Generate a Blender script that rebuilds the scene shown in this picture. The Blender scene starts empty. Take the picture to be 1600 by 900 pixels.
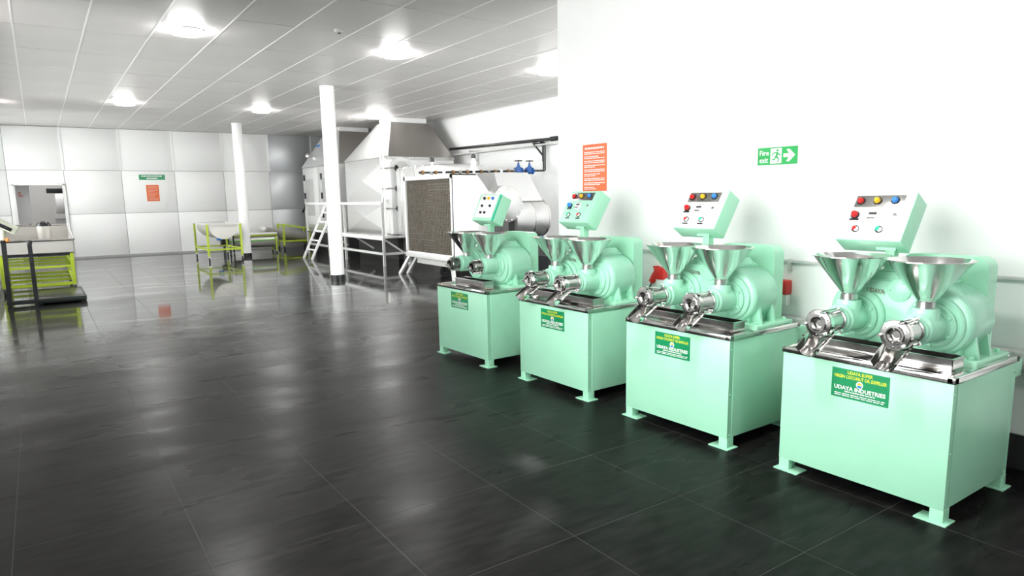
import bpy, bmesh, math, random
from mathutils import Vector as V, Matrix
random.seed(4)
S = bpy.context.scene
COL = S.collection
PI = math.pi

# ------------------------------------------------------------------ camera, world, exposure
FPX, CX, CY, EYE = 1067.49, 811.15, 478.44, 1.5
RA = (-0.5723003, -0.12153621, 0.81098786)      # room depth axis (+Y) seen from the camera (right, down, forward)
RB = (0.81988108, -0.10452193, 0.56291223)      # +X
RV = (0.01635179, 0.98706845, 0.15946317)       # down
cam = bpy.data.cameras.new('camera'); cam_o = bpy.data.objects.new('camera', cam); COL.objects.link(cam_o)
right = V((RB[0], RA[0], -RV[0])); down = V((RB[1], RA[1], -RV[1])); fwd = V((RB[2], RA[2], -RV[2]))
m = Matrix((right, -down, -fwd)).transposed().to_4x4(); m.translation = V((0, 0, EYE))
cam_o.matrix_world = m
cam.sensor_fit = 'HORIZONTAL'; cam.sensor_width = 36; cam.lens = FPX * 36 / 1600
cam.shift_x = -(CX - 800) / 1600; cam.shift_y = (CY - 450) / 1600
cam.clip_start = .05; cam.clip_end = 200
S.camera = cam_o
SKY = 4.6
W = bpy.data.worlds.new('world'); S.world = W; W.use_nodes = True
W.node_tree.nodes['Background'].inputs[0].default_value = (1, .99, .98, 1)
W.node_tree.nodes['Background'].inputs[1].default_value = SKY
S.view_settings.view_transform = 'Standard'; S.view_settings.look = 'None'
S.view_settings.gamma = 1; S.view_settings.use_curve_mapping = False
S.view_settings.exposure = 1.36
LAMP = 62.0            # radiance of a ceiling lamp's diffuser

# ------------------------------------------------------------------ helpers
class MB:
    def __init__(s): s.v = []; s.f = []
    def add(s, vs, fs, M=None):
        n = len(s.v)
        s.v += [tuple(M @ V(p)) if M else tuple(p) for p in vs]
        s.f += [tuple(i + n for i in f) for f in fs]
    def box(s, lo, hi, bev=0, M=None):
        lo, hi = [min(a, b) for a, b in zip(lo, hi)], [max(a, b) for a, b in zip(lo, hi)]
        if bev:
            b = bmesh.new(); bmesh.ops.create_cube(b, size=1)
            for v in b.verts: v.co = V([(lo[i] + hi[i]) / 2 + v.co[i] * (hi[i] - lo[i]) for i in range(3)])
            bmesh.ops.bevel(b, geom=b.edges[:], offset=bev, segments=2, affect='EDGES', profile=.5)
            b.verts.index_update()
            s.add([v.co[:] for v in b.verts], [[v.index for v in f.verts] for f in b.faces], M); b.free(); return
        x0, y0, z0 = lo; x1, y1, z1 = hi
        s.add([(x0,y0,z0),(x1,y0,z0),(x1,y1,z0),(x0,y1,z0),(x0,y0,z1),(x1,y0,z1),(x1,y1,z1),(x0,y1,z1)],
              [(3,2,1,0),(4,5,6,7),(0,1,5,4),(1,2,6,5),(2,3,7,6),(3,0,4,7)], M)
    def lathe(s, prof, o, axis, seg=24, M=None, a0=0, a1=2*PI):
        a = V(axis).normalized(); t = V((0,0,1)) if abs(a.z) < .9 else V((1,0,0))
        u = a.cross(t).normalized(); w = a.cross(u); o = V(o)
        full = abs(a1 - a0 - 2*PI) < 1e-6; n = seg if full else seg + 1
        vs = []; fs = []
        for r, h in prof:
            for k in range(n):
                q = a0 + (a1 - a0) * k / seg
                vs.append(o + a*h + u*(r*math.cos(q)) + w*(r*math.sin(q)))
        for i in range(len(prof) - 1):
            for k in range(seg):
                k2 = (k + 1) % n
                fs.append((i*n + k, i*n + k2, (i+1)*n + k2, (i+1)*n + k))
        if full:
            if prof[0][0] > 1e-6 and prof[0] != prof[-1]: fs.append(tuple(range(n))[::-1])
            if prof[-1][0] > 1e-6 and prof[0] != prof[-1]: fs.append(tuple((len(prof)-1)*n + k for k in range(n)))
        s.add(vs, fs, M)
    def cyl(s, p, q, r, r2=None, seg=16, M=None):
        p, q = V(p), V(q); L = (q - p).length
        s.lathe([(r, 0), (r if r2 is None else r2, L)], p, q - p, seg, M)
    def tube(s, pts, r, seg=8, M=None, square=False):
        pts = [V(p) for p in pts]; n = len(pts); vs = []; fs = []; prev = None
        if square: seg = 4
        for i, p in enumerate(pts):
            d0 = (p - pts[i-1]).normalized() if i else None
            d1 = (pts[i+1] - p).normalized() if i < n-1 else None
            d = ((d0 or d1) + (d1 or d0)).normalized()
            k = 1.0
            if d0 and d1: k = 1 / max(.4, d.dot(d1))
            if prev is None:
                t = V((0,0,1)) if abs(d.z) < .9 else V((1,0,0)); u = d.cross(t).normalized()
            else:
                u = (prev - d*prev.dot(d)).normalized()
            prev = u; w = d.cross(u)
            for j in range(seg):
                q = 2*PI*j/seg + (PI/4 if square else 0)
                rr = r*(math.sqrt(2) if square else 1)
                off = u*math.cos(q) + w*math.sin(q)
                vs.append(p + off*rr*(k if not square else 1))
        for i in range(n-1):
            for j in range(seg):
                j2 = (j+1) % seg; fs.append((i*seg+j, i*seg+j2, (i+1)*seg+j2, (i+1)*seg+j))
        fs.append(tuple(range(seg))[::-1]); fs.append(tuple((n-1)*seg + j for j in range(seg)))
        s.add(vs, fs, M)
    def prism(s, poly, O, R, U, N, d, M=None):
        """poly in (u,v) on the plane O,R,U ; extruded d along N"""
        O, R, U, N = V(O), V(R), V(U), V(N); n = len(poly)
        vs = [O + R*a + U*b for a, b in poly] + [O + R*a + U*b + N*d for a, b in poly]
        fs = [tuple(range(n)), tuple(range(n, 2*n))[::-1]] + [(i, i+n, (i+1) % n + n, (i+1) % n) for i in range(n)]
        s.add(vs, fs, M)
    def hexa(s, b, t, M=None):
        """b, t: four corners each (same winding)"""
        s.add(list(b) + list(t), [(3,2,1,0),(4,5,6,7),(0,1,5,4),(1,2,6,5),(2,3,7,6),(3,0,4,7)], M)
    def mesh(s, name, mat, ang=35, flat=False):
        me = bpy.data.meshes.new(name); me.from_pydata(s.v, [], s.f)
        b = bmesh.new(); b.from_mesh(me); bmesh.ops.recalc_face_normals(b, faces=b.faces[:]); b.to_mesh(me); b.free()
        if not flat:
            for p in me.polygons: p.use_smooth = True
            me.set_sharp_from_angle(angle=math.radians(ang))
        me.materials.append(mat); return me

def link(name, me, parent=None, M=None):
    o = bpy.data.objects.new(name, me); COL.objects.link(o)
    if parent: o.parent = parent
    if M is not None: o.matrix_local = M
    return o
def tag(o, label, cat, group=None):
    o['label'] = label; o['category'] = cat
    if group: o['group'] = group
    return o
def thing(name, label, cat, loc=(0,0,0), rz=0, group=None):
    o = bpy.data.objects.new(name, None); COL.objects.link(o)
    o.location = loc; o.rotation_euler = (0, 0, rz); o.empty_display_size = .1
    return tag(o, label, cat, group)
def struct(name, mb, mat, **k):
    o = link(name, mb.mesh(name, mat, **k)); o['kind'] = 'structure'; return o
def part(name, mb, mat, parent, label=None, **k):
    o = link(name, mb.mesh(name, mat, **k), parent)
    if label: o['label'] = label
    return o
def text_mb(s, w, h, O, R, U, N, d=.0006, mb=None, bold=0.0):
    """lettering fitted into w x h, lower left corner at O"""
    cu = bpy.data.curves.new('lettering', 'FONT'); cu.body = s; cu.resolution_u = 2; cu.offset = bold
    cu.align_x = 'CENTER'
    ob = bpy.data.objects.new('lettering', cu); COL.objects.link(ob)
    dg = bpy.context.evaluated_depsgraph_get(); dg.update()
    me = bpy.data.meshes.new_from_object(ob.evaluated_get(dg))
    bpy.data.objects.remove(ob); bpy.data.curves.remove(cu)
    xs = [v.co.x for v in me.vertices]; ys = [v.co.y for v in me.vertices]
    x0, x1, y0, y1 = min(xs), max(xs), min(ys), max(ys)
    O, R, U, N = V(O), V(R), V(U), V(N); mb = mb or MB()
    vs = [O + R*((v.co.x-x0)/(x1-x0)*w) + U*((v.co.y-y0)/(y1-y0)*h) + N*d for v in me.vertices]
    mb.add(vs, [tuple(p.vertices) for p in me.polygons]); bpy.data.meshes.remove(me)
    return mb
def scribble(w, h, O, R, U, N, rows, mb=None, fill=.62, d=.0006, seed=1, margin=0, short=0.35):
    """rows of word-shaped bars: writing too small in the photograph to read"""
    rnd = random.Random(seed); mb = mb or MB(); O, R, U, N = V(O), V(R), V(U), V(N); rh = h/rows
    for i in range(rows):
        y = h - (i+1)*rh + rh*(1-fill)/2; x = margin; end = w - margin
        if rnd.random() < short: end = w*rnd.uniform(.45, .8)
        while x < end - .02*w:
            L = min(rnd.uniform(.05, .17)*w, end - x)
            mb.prism([(x, y), (x+L, y), (x+L, y+rh*fill), (x, y+rh*fill)], O, R, U, N, d); x += L + .022*w
    return mb

# ------------------------------------------------------------------ materials
def nt(name):
    m = bpy.data.materials.new(name); m.use_nodes = True
    n = m.node_tree.nodes; b = n['Principled BSDF']; return m, n, m.node_tree.links, b
def mat(name, col, rough=.5, metal=0, spec=.5, bump=0, bscale=40, var=0, vscale=6, rvar=0, coat=0, stretch=None, coords='Object'):
    m, n, l, b = nt(name)
    b.inputs['Base Color'].default_value = (*col, 1); b.inputs['Roughness'].default_value = rough
    b.inputs['Metallic'].default_value = metal; b.inputs['Specular IOR Level'].default_value = spec
    b.inputs['Coat Weight'].default_value = coat; b.inputs['Coat Roughness'].default_value = .08
    tc = n.new('ShaderNodeTexCoord'); src = tc.outputs[coords]
    if coords == 'World':
        src = None
    if stretch:
        mp = n.new('ShaderNodeMapping'); mp.inputs['Scale'].default_value = stretch; l.new(src, mp.inputs[0]); src = mp.outputs[0]
    if var or rvar:
        t = n.new('ShaderNodeTexNoise'); t.inputs['Scale'].default_value = vscale; t.inputs['Detail'].default_value = 4; l.new(src, t.inputs['Vector'])
        if var:
            r = n.new('ShaderNodeMapRange'); l.new(t.outputs['Fac'], r.inputs[0])
            r.inputs[1].default_value = .3; r.inputs[2].default_value = .7; r.inputs[3].default_value = 1-var; r.inputs[4].default_value = 1
            mx = n.new('ShaderNodeMix'); mx.data_type = 'RGBA'; mx.blend_type = 'MULTIPLY'; mx.inputs[0].default_value = 1
            mx.inputs[6].default_value = (*col, 1); l.new(r.outputs[0], mx.inputs[7]); l.new(mx.outputs[2], b.inputs['Base Color'])
        if rvar:
            r = n.new('ShaderNodeMapRange'); l.new(t.outputs['Fac'], r.inputs[0])
            r.inputs[1].default_value = .3; r.inputs[2].default_value = .7; r.inputs[3].default_value = max(.02, rough-rvar); r.inputs[4].default_value = rough+rvar
            l.new(r.outputs[0], b.inputs['Roughness'])
    if bump:
        t2 = n.new('ShaderNodeTexNoise'); t2.inputs['Scale'].default_value = bscale; t2.inputs['Detail'].default_value = 3; l.new(src, t2.inputs['Vector'])
        bp = n.new('ShaderNodeBump'); bp.inputs['Strength'].default_value = bump; bp.inputs['Distance'].default_value = .02
        l.new(t2.outputs['Fac'], bp.inputs['Height']); l.new(bp.outputs[0], b.inputs['Normal'])
        if coat: l.new(bp.outputs[0], b.inputs['Coat Normal'])
    return m
def emit(name, col, k):
    m, n, l, b = nt(name); b.inputs['Base Color'].default_value = (*col, 1)
    b.inputs['Emission Color'].default_value = (*col, 1); b.inputs['Emission Strength'].default_value = k; return m
MINT = mat('mint_paint', (.40, .79, .57), .33, bump=.02, bscale=60, var=.05, vscale=5)
MINT2 = mat('mint_cast_paint', (.40, .79, .59), .25, bump=.06, bscale=30, var=.05)
STEEL = mat('polished_steel', (.78, .76, .75), .12, 1, rvar=.06, bump=.015, bscale=15)
STEEL2 = mat('brushed_steel', (.60, .59, .58), .27, 1, rvar=.03, vscale=2)
DARKSTEEL = mat('oiled_steel', (.30, .29, .28), .25, 1, rvar=.08)
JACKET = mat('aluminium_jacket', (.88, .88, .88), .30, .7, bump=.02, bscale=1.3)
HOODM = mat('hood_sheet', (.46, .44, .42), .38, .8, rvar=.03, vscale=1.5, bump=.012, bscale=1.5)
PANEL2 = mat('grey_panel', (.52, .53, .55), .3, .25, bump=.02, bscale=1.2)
WHITEP = mat('white_wall_paint', (.90, .90, .90), .55, var=.02)
PANEL = mat('insulated_panel', (.93, .93, .93), .30, 0, bump=.05, bscale=1.6, coords='Object')
BATTEN = mat('white_batten', (.9, .9, .9), .35)
SEAM = mat('panel_seam', (.42, .42, .42), .6, var=.1)
CEIL = mat('ceiling_panel', (.62, .598, .59), .42, spec=.25, bump=.05, bscale=5, var=.06, vscale=1.2)
RUNNER = mat('ceiling_runner', (.84, .82, .82), .4, var=.03)
WHITEM = mat('white_enamel', (.86, .86, .86), .3, var=.04)
FACEW = mat('white_face_plate', (.88, .92, .89), .35, var=.02)
GREYM = mat('grey_frame_paint', (.62, .62, .61), .4, var=.08)
LIME = mat('lime_paint', (.44, .58, .03), .4, var=.08)
BLACK = mat('black_rubber', (.015, .015, .016), .5, var=.2)
BLACKP = mat('black_enamel', (.02, .022, .024), .25, var=.2)
DKGREEN = mat('dark_green_black', (.012, .02, .018), .3, var=.2)
DARKG = mat('dark_plinth', (.05, .05, .05), .6, var=.2)  # one even near-black colour for plinths, stands and other dark parts
DULL = mat('dull_steel', (.60, .58, .55), .38, .45, var=.06, vscale=3)
SILVER = mat('silver_sheet', (.58, .58, .58), .3, .8, bump=.015, bscale=2)
FINM = mat('coil_fins', (.33, .29, .25), .45, .55, var=.35, vscale=25)
BROWN = mat('brass_fitting', (.36, .20, .09), .35, .7, var=.3, vscale=30)
BLUE = mat('blue_valve', (.02, .10, .34), .35, var=.1)
RED = mat('red_plastic', (.65, .02, .02), .3, var=.05)
YELLOW = mat('yellow_plastic', (.85, .50, .02), .25, var=.05)
LBLUE = mat('blue_plastic', (.05, .25, .75), .25, var=.05)
TEAL = mat('teal_plastic', (.02, .60, .36), .3, var=.05)
ORANGE = mat('orange_plastic', (.85, .25, .04), .4, var=.05)
SIGNG = mat('green_plate', (.005, .27, .10), .35, var=.03)
SIGNF = mat('fire_sign_green', (.03, .40, .10), .4, var=.03)
SIGNR = mat('orange_red_plate', (.78, .14, .03), .4, var=.03)
INKW = mat('white_ink', (.9, .9, .9), .5, var=.02)
INKY = mat('yellow_ink', (.80, .78, .02), .5, var=.02)
INKR = mat('dark_red_ink', (.16, .05, .03), .5, var=.1)
INKK = mat('black_ink', (.03, .03, .03), .5, var=.1)
BONE = mat('bone_plastic', (.55, .58, .47), .5, var=.05)
GREYD = mat('grey_skirting', (.03, .03, .03), .35, var=.1)
BACKW = mat('grey_back_room', (.55, .54, .53), .5, var=.05)
DIFF = emit('lamp_diffuser', (1, .99, .97), LAMP)
TUBE = emit('tube_light', (1, .93, .92), 30)

def glass_mat():
    m, n, l, b = nt('fill_window_glass')
    tr = n.new('ShaderNodeBsdfTransparent'); tr.inputs[0].default_value = (.93, .95, .94, 1); gl = n.new('ShaderNodeBsdfGlossy'); gl.inputs['Roughness'].default_value = .02
    fr = n.new('ShaderNodeFresnel'); fr.inputs[0].default_value = 1.45; mx = n.new('ShaderNodeMixShader')
    l.new(fr.outputs[0], mx.inputs[0]); l.new(tr.outputs[0], mx.inputs[1]); l.new(gl.outputs[0], mx.inputs[2]); l.new(mx.outputs[0], n['Material Output'].inputs[0]); n.remove(b); return m
GLASS = glass_mat()
def floor_mat():
    m, n, l, b = nt('dark_polished_tile')
    g = n.new('ShaderNodeNewGeometry')
    mp = n.new('ShaderNodeMapping'); mp.inputs['Rotation'].default_value = (0, 0, .12); mp.inputs['Scale'].default_value = (.35, 1.3, 1); l.new(g.outputs['Position'], mp.inputs[0])
    a = n.new('ShaderNodeTexNoise'); a.inputs['Scale'].default_value = 2.2; a.inputs['Detail'].default_value = 4; a.inputs['Roughness'].default_value = .5; l.new(mp.outputs[0], a.inputs['Vector'])
    c = n.new('ShaderNodeTexNoise'); c.inputs['Scale'].default_value = .8; c.inputs['Detail'].default_value = 3; l.new(g.outputs['Position'], c.inputs['Vector'])
    fine = n.new('ShaderNodeTexNoise'); fine.inputs['Scale'].default_value = 14; fine.inputs['Detail'].default_value = 5; l.new(mp.outputs[0], fine.inputs['Vector'])
    r = n.new('ShaderNodeMapRange'); l.new(a.outputs['Fac'], r.inputs[0]); r.inputs[1].default_value = .35; r.inputs[2].default_value = .7; r.inputs[3].default_value = .24; r.inputs[4].default_value = .42
    l.new(r.outputs[0], b.inputs['Roughness'])
    cr = n.new('ShaderNodeValToRGB'); l.new(fine.outputs['Fac'], cr.inputs[0])
    cr.color_ramp.elements[0].position = .35; cr.color_ramp.elements[0].color = (.006, .0058, .0056, 1)
    cr.color_ramp.elements[1].position = .75; cr.color_ramp.elements[1].color = (.018, .0174, .017, 1)
    l.new(cr.outputs[0], b.inputs['Base Color'])
    b.inputs['Specular IOR Level'].default_value = .02
    b.inputs['Coat Weight'].default_value = 1; b.inputs['Coat Roughness'].default_value = .2; b.inputs['Coat IOR'].default_value = 1.27
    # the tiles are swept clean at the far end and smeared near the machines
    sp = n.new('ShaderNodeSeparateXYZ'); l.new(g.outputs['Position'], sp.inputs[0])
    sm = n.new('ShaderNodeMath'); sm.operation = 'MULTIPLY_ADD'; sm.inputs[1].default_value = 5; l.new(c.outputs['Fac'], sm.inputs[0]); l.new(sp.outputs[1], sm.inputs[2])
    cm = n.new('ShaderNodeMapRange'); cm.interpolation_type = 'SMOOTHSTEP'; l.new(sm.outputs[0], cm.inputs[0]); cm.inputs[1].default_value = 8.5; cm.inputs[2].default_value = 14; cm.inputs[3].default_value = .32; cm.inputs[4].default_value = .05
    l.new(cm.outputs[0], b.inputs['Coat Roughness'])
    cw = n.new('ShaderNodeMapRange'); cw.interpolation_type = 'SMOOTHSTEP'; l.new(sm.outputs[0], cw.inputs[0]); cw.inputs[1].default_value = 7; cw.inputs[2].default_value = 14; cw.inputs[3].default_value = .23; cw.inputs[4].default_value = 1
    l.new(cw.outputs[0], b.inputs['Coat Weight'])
    bp = n.new('ShaderNodeBump'); bp.inputs['Strength'].default_value = .03; bp.inputs['Distance'].default_value = .01
    l.new(a.outputs['Fac'], bp.inputs['Height']); l.new(bp.outputs[0], b.inputs['Normal'])
    return m
FLOOR = floor_mat()
GROUT = mat('tile_grout', (.06, .06, .058), .7, var=.1)

# ------------------------------------------------------------------ room shell
XL, XW, XR, YB, ZC, YE = -.69, 4.2, 9.0, 22.2, 3.5, 5.34
b = MB(); b.box((XL-.12, -4.1, -.08), (4.4, 17.5, -.0006)); b.box((-1.5, 17.5, -.08), (4.4, 26.5, -.0006)); b.box((4.4, YE-.2, -.08), (9.2, 26.5, -.0006)); floor = struct('floor', b, GROUT)
T = .685
tile = MB(); h = T/2 - .001
tile.add([(-h,-h,-.002),(h,-h,-.002),(h,h,-.002),(-h,h,-.002),(-h+.001,-h+.001,0),(h-.001,-h+.001,0),(h-.001,h-.001,0),(-h+.001,h-.001,0)],
         [(4,5,6,7),(0,1,5,4),(1,2,6,5),(2,3,7,6),(3,0,4,7)])
tile_me = tile.mesh('floor_tile', FLOOR, flat=True)
def inview(p, pad=60):
    d = V(p) - V((0, 0, EYE)); z = d.dot(fwd)
    if z < .3: return None
    u = CX + FPX*d.dot(right)/z; v = CY + FPX*d.dot(down)/z
    return z if -pad < u < 1600+pad and -pad < v < 900+pad else None
near, field = [], []
for i in range(-8, 10):
    for j in range(-9, 36):
        x, y = 3.18 + T*(i+.5), 1.519 + T*(j+.5)
        if x > XW + .4 and y < YE - .2: continue
        if y > YB + .3: continue
        zz = inview((x, y, 0), 120)
        (near if zz else field).append((zz or 99, x, y))
near.sort(); field += near[285:]; near = near[:285]
for z_, x, y in near:
    o = link('floor_tile', tile_me, floor); o.location = (x, y, 0)
fb = MB()
for z_, x, y in field: fb.box((x-h, y-h, -.004), (x+h, y+h, 0))
o = part('floor_tile_field', fb, FLOOR, floor, flat=True); o['kind'] = 'stuff'

b = MB(); b.box((XW, -4, 0), (XW+.2, YE, ZC+.08)); struct('wall_right', b, WHITEP)
def fill_window_wall(name, P, L, th, w0, w1, z0, z1, k, number, along_x, extra=None):
    """wall from P along +X or +Y, length L, thickness th, with an added glazed fill-light opening from w0 to w1"""
    H_ = ZC+.08
    def bx(b, a0, a1, t0, t1, c0, c1):
        if along_x: b.box((P[0]+a0, P[1]+t0, c0), (P[0]+a1, P[1]+t1, c1))
        else: b.box((P[0]+t0, P[1]+a0, c0), (P[0]+t1, P[1]+a1, c1))
    b = MB()
    bx(b, 0, w0, 0, th, 0, H_); bx(b, w1, L, 0, th, 0, H_); bx(b, w0, w1, 0, th, 0, z0); bx(b, w0, w1, 0, th, z1, H_)
    for q in extra or []: b.box(*q)
    struct(name, b, WHITEP)
    b = MB(); f = .05; m0, m1 = th/2-.03, th/2+.03
    for i in range(k+1):
        x = w0 + (w1-w0-f)*i/k; bx(b, x, x+f, m0, m1, z0, z1)
    bx(b, w0, w1, m0, m1, z0, z0+f); bx(b, w0, w1, m0, m1, z1-f, z1)
    fr = struct('fill_window_%d' % number, b, WHITEM)  # unseen window added to let in fill daylight from the sky
    for i in range(k):
        b = MB(); bx(b, w0 + (w1-w0-f)*i/k + f, w0 + (w1-w0-f)*(i+1)/k, th/2-.004, th/2+.004, z0+f, z1-f); part('pane', b, GLASS, fr)
fill_window_wall('wall_rear_bay', (XW+.2, YE-.2), XR-XW, .2, .3, 4.4, .7, 3.25, 4, 1, True)
b = MB(); b.box((XW-.015, -4, 0), (XW, YE, .19)); struct('baseboard_right', b, GREYD)
b = MB(); b.box((XR, YE-.2, 0), (XR+.2, YB+.2, ZC+.08)); struct('wall_far', b, WHITEP)
fill_window_wall('wall_left', (XL-.12, -4), 10, .12, 4.9, 8.2, .45, 3.25, 3, 2, False)
fill_window_wall('wall_left_rear', (XL-.12, 6), 11.6, .12, 2.2, 10.6, .45, 3.25, 7, 4, False, [((-1.5, 17.5, 0), (XL-.12, 17.6, ZC+.08))])
fill_window_wall('wall_recess', (-1.5, 17.6), 8.7, .12, .3, 4.3, .9, 3.3, 3, 3, False)
b = MB(); b.box((XL-.12, -4.1, 0), (XW+.2, -4, ZC+.08)); struct('wall_front', b, WHITEP)
DX0, DX1, DZ = -.46, .62, 2.0
b = MB()
b.box((-1.4, YB+.02, 0), (DX0, YB+.14, ZC+.08)); b.box((DX1, YB+.02, 0), (XR, YB+.14, ZC+.08)); b.box((DX0, YB+.02, DZ), (DX1, YB+.14, ZC+.08))
wb = struct('wall_back', b, SEAM)
xs = [-1.38, -.57, .67, 2.01, 3.35, 4.69, 6.03, 7.37, 8.71, 9.0]; zs = [0, 1.2, 2.37, 3.5]; g = .006
for a in range(len(xs)-1):
    for c in range(3):
        x0, x1, z0, z1 = xs[a]+g, xs[a+1]-g, zs[c]+g, zs[c+1]-g
        if a == 1:
            if c < 2: continue
            z0 = 2.37 + g
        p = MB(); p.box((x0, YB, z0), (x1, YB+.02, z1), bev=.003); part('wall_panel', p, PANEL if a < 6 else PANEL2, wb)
p = MB(); p.box((-.57+g, YB, g), (DX0-.03, YB+.02, 2.37-g)); part('wall_panel', p, PANEL, wb)
p = MB(); p.box((DX0-.03, YB, DZ+.05), (.67-g, YB+.02, 2.37-g)); part('wall_panel', p, PANEL, wb)
for x in xs[2:8]:
    p = MB(); p.box((x-.022, YB-.008, 2.37), (x+.022, YB+.002, 3.5)); part('batten', p, BATTEN, wb)
p = MB()
p.box((DX0-.035, YB-.02, 0), (DX0+.02, YB+.14, DZ)); p.box((DX1-.02, YB-.02, 0), (.67, YB+.14, DZ)); p.box((DX0-.035, YB-.02, DZ-.02), (.67, YB+.14, DZ+.055))
struct('trim_1', p, WHITEM)
p = MB(); p.box((.7, YB-.006, 0), (XR, YB, .05)); struct('baseboard_back', p, SEAM)
# room behind the doorway
b = MB(); b.box((-1.5, 26.2, 0), (3, 26.3, 3)); b.box((-1.5, YB+.14, 0), (-1.4, 26.3, 3)); b.box((3, YB+.14, 0), (3.1, 26.3, 3)); b.box((-1.5, YB+.14, 2.9), (3.1, 26.3, 3.0)); struct('wall_beyond', b, BACKW)
t = thing('door_leaf', 'white door standing open inside the far doorway with a red notice on it', 'door', (-.30, 23.2, 0))
p = MB(); p.box((-.14, -.02, 0), (.16, .02, 2.0), bev=.005); part('leaf', p, WHITEM, t)
p = MB(); p.box((-.10, -.024, 1.66), (.02, -.0205, 1.84)); n_ = part('notice', p, INKW, t)
p = MB(); scribble(.10, .15, (-.09, -.0245, 1.68), (1,0,0), (0,0,1), (0,-1,0), 4, p, seed=3); part('lettering', p, RED, n_)
p = MB(); p.tube([(.12, -.03, .95), (.12, -.07, .95), (.05, -.07, .95)], .012); part('handle', p, STEEL2, t)
t = thing('storage_cabinet', 'white cabinet with a grey shelf edge seen through the far doorway', 'cabinet', (.62, 24.6, 0))
p = MB(); p.box((-.16, 0, 1.2), (.2, .4, 1.78), bev=.006); part('cupboard', p, WHITEM, t)
p = MB(); p.box((-.22, 0, 1.02), (.25, .4, 1.10), bev=.004); part('shelf', p, GREYM, t)
p = MB(); p.box((-.2, .02, 0), (.22, .4, 1.02), bev=.005); part('base_unit', p, WHITEM, t)
p = MB(); p.box((-.36, 0, 1.80), (.3, .4, 1.94), bev=.01); part('lintel_box', p, BLACKP, t)
# ceiling
b = MB(); b.box((XL-.12, -4.1, ZC+.03), (4.4, 17.5, ZC+.1)); b.box((-1.5, 17.5, ZC+.03), (4.4, YB+.2, ZC+.1)); b.box((4.4, YE-.2, ZC+.03), (9.2, YB+.2, ZC+.1)); ceil = struct('ceiling', b, SEAM)
TY = 1.42; y0c = 9.84 - 10*TY
th = MB(); th.box((-T/2+.002, -TY/2+.0045, 0), (T/2-.002, TY/2-.0045, .02)); th_me = th.mesh('ceiling_tile', CEIL, flat=True)
for i in range(-3, 14):
    for j in range(0, 19):
        x = -.02 + T*(i+.5); y = y0c + TY*(j+.5)
        if x > XR or y - TY/2 > YB or x < -1.4: continue
        if x < XL and y < 17: continue
        if x > XW + .3 and y < YE: continue
        if y > YB - TY*.5: 
            q = MB(); q.box((x-T/2+.002, y-TY/2+.003, ZC+.004), (x+T/2-.002, YB, ZC+.024)); part('ceiling_tile', q, CEIL, ceil, flat=True); continue
        o = link('ceiling_tile', th_me, ceil); o.location = (x, y, ZC+.004)
        o.rotation_euler = (random.uniform(-1, 1)*.0015, random.uniform(-1, 1)*.002, 0)
for i in range(-1, 14):
    x = -.02 + T*i; q = MB(); q.box((x-.009, (YE if x > XW else -4), ZC+.001), (x+.009, YB, ZC+.008)); part('runner', q, RUNNER, ceil, flat=True)

# ------------------------------------------------------------------ ceiling lamps
lamp_lab = {(1, 1): 'round ceiling lamp, largest lit one, nearest left of the photo centre', (2, 1): 'round ceiling lamp in the nearer row, above the front white column',
            (3, 1): 'round ceiling lamp in the nearer row, partly hidden by the white wall edge', (1, 2): 'small round ceiling lamp in the far row, left one',
            (2, 2): 'small round ceiling lamp in the far row, close to the back white column', (3, 2): 'round ceiling lamp of the far row beside the dryer hood'}
ring = MB(); ring.lathe([(.15, 0), (.15, -.016), (.19, -.016), (.195, 0)], (0,0,0), (0,0,1), 40)
dif = MB(); dif.lathe([(.0001, -.058), (.13, -.055), (.17, -.047), (.182, -.038), (.184, -.028), (.184, -.016), (.0001, -.016)], (0,0,0), (0,0,1), 40)
ring_me, dif_me = ring.mesh('lamp_ring', WHITEM), dif.mesh('diffuser', DIFF)
for ix, x in ((1, 1.67), (2, 4.35), (3, 7.06)):
    for iy, y in ((-1, -2.2), (0, 2.1), (1, 9.2), (2, 16.3)):
        if iy < 1 and ix > 1: continue
        t = thing('ceiling_lamp', lamp_lab.get((ix, iy), 'round ceiling lamp above the machines, out of the photo' if iy == 0 else 'round ceiling lamp behind the viewer, out of the photo'), 'lamp', (x, y, ZC), 0, 'round ceiling lamps')
        link('lamp_ring', ring_me, t); link('diffuser', dif_me, t)
for k, y in enumerate((9.3, 17.2)):
    t = thing('tube_lamp', ('short tube lamp high on the left wall, the nearer one' if k == 0 else 'short tube lamp high on the left wall, near its far end'), 'lamp', (XL, y, 3.34), 0, 'tube lamps on the left wall')
    p = MB(); p.box((0, -.3, -.04), (.05, .3, .04), bev=.006); part('housing', p, WHITEM, t)
    p = MB(); p.cyl((.07, -.28, 0), (.07, .28, 0), .018); part('tube', p, TUBE, t)
    for s in (-1, 1):
        p = MB(); p.box((.045, s*.28-.012, -.025), (.09, s*.28+.012, .025), bev=.003); part('holder', p, WHITEM, t)

t = thing('ceiling_lamp', 'round ceiling lamp of the room behind the far doorway, hidden by the wall', 'lamp', (.2, 24.4, 2.9))
link('lamp_ring', ring_me, t); link('diffuser', dif_me, t)
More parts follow.
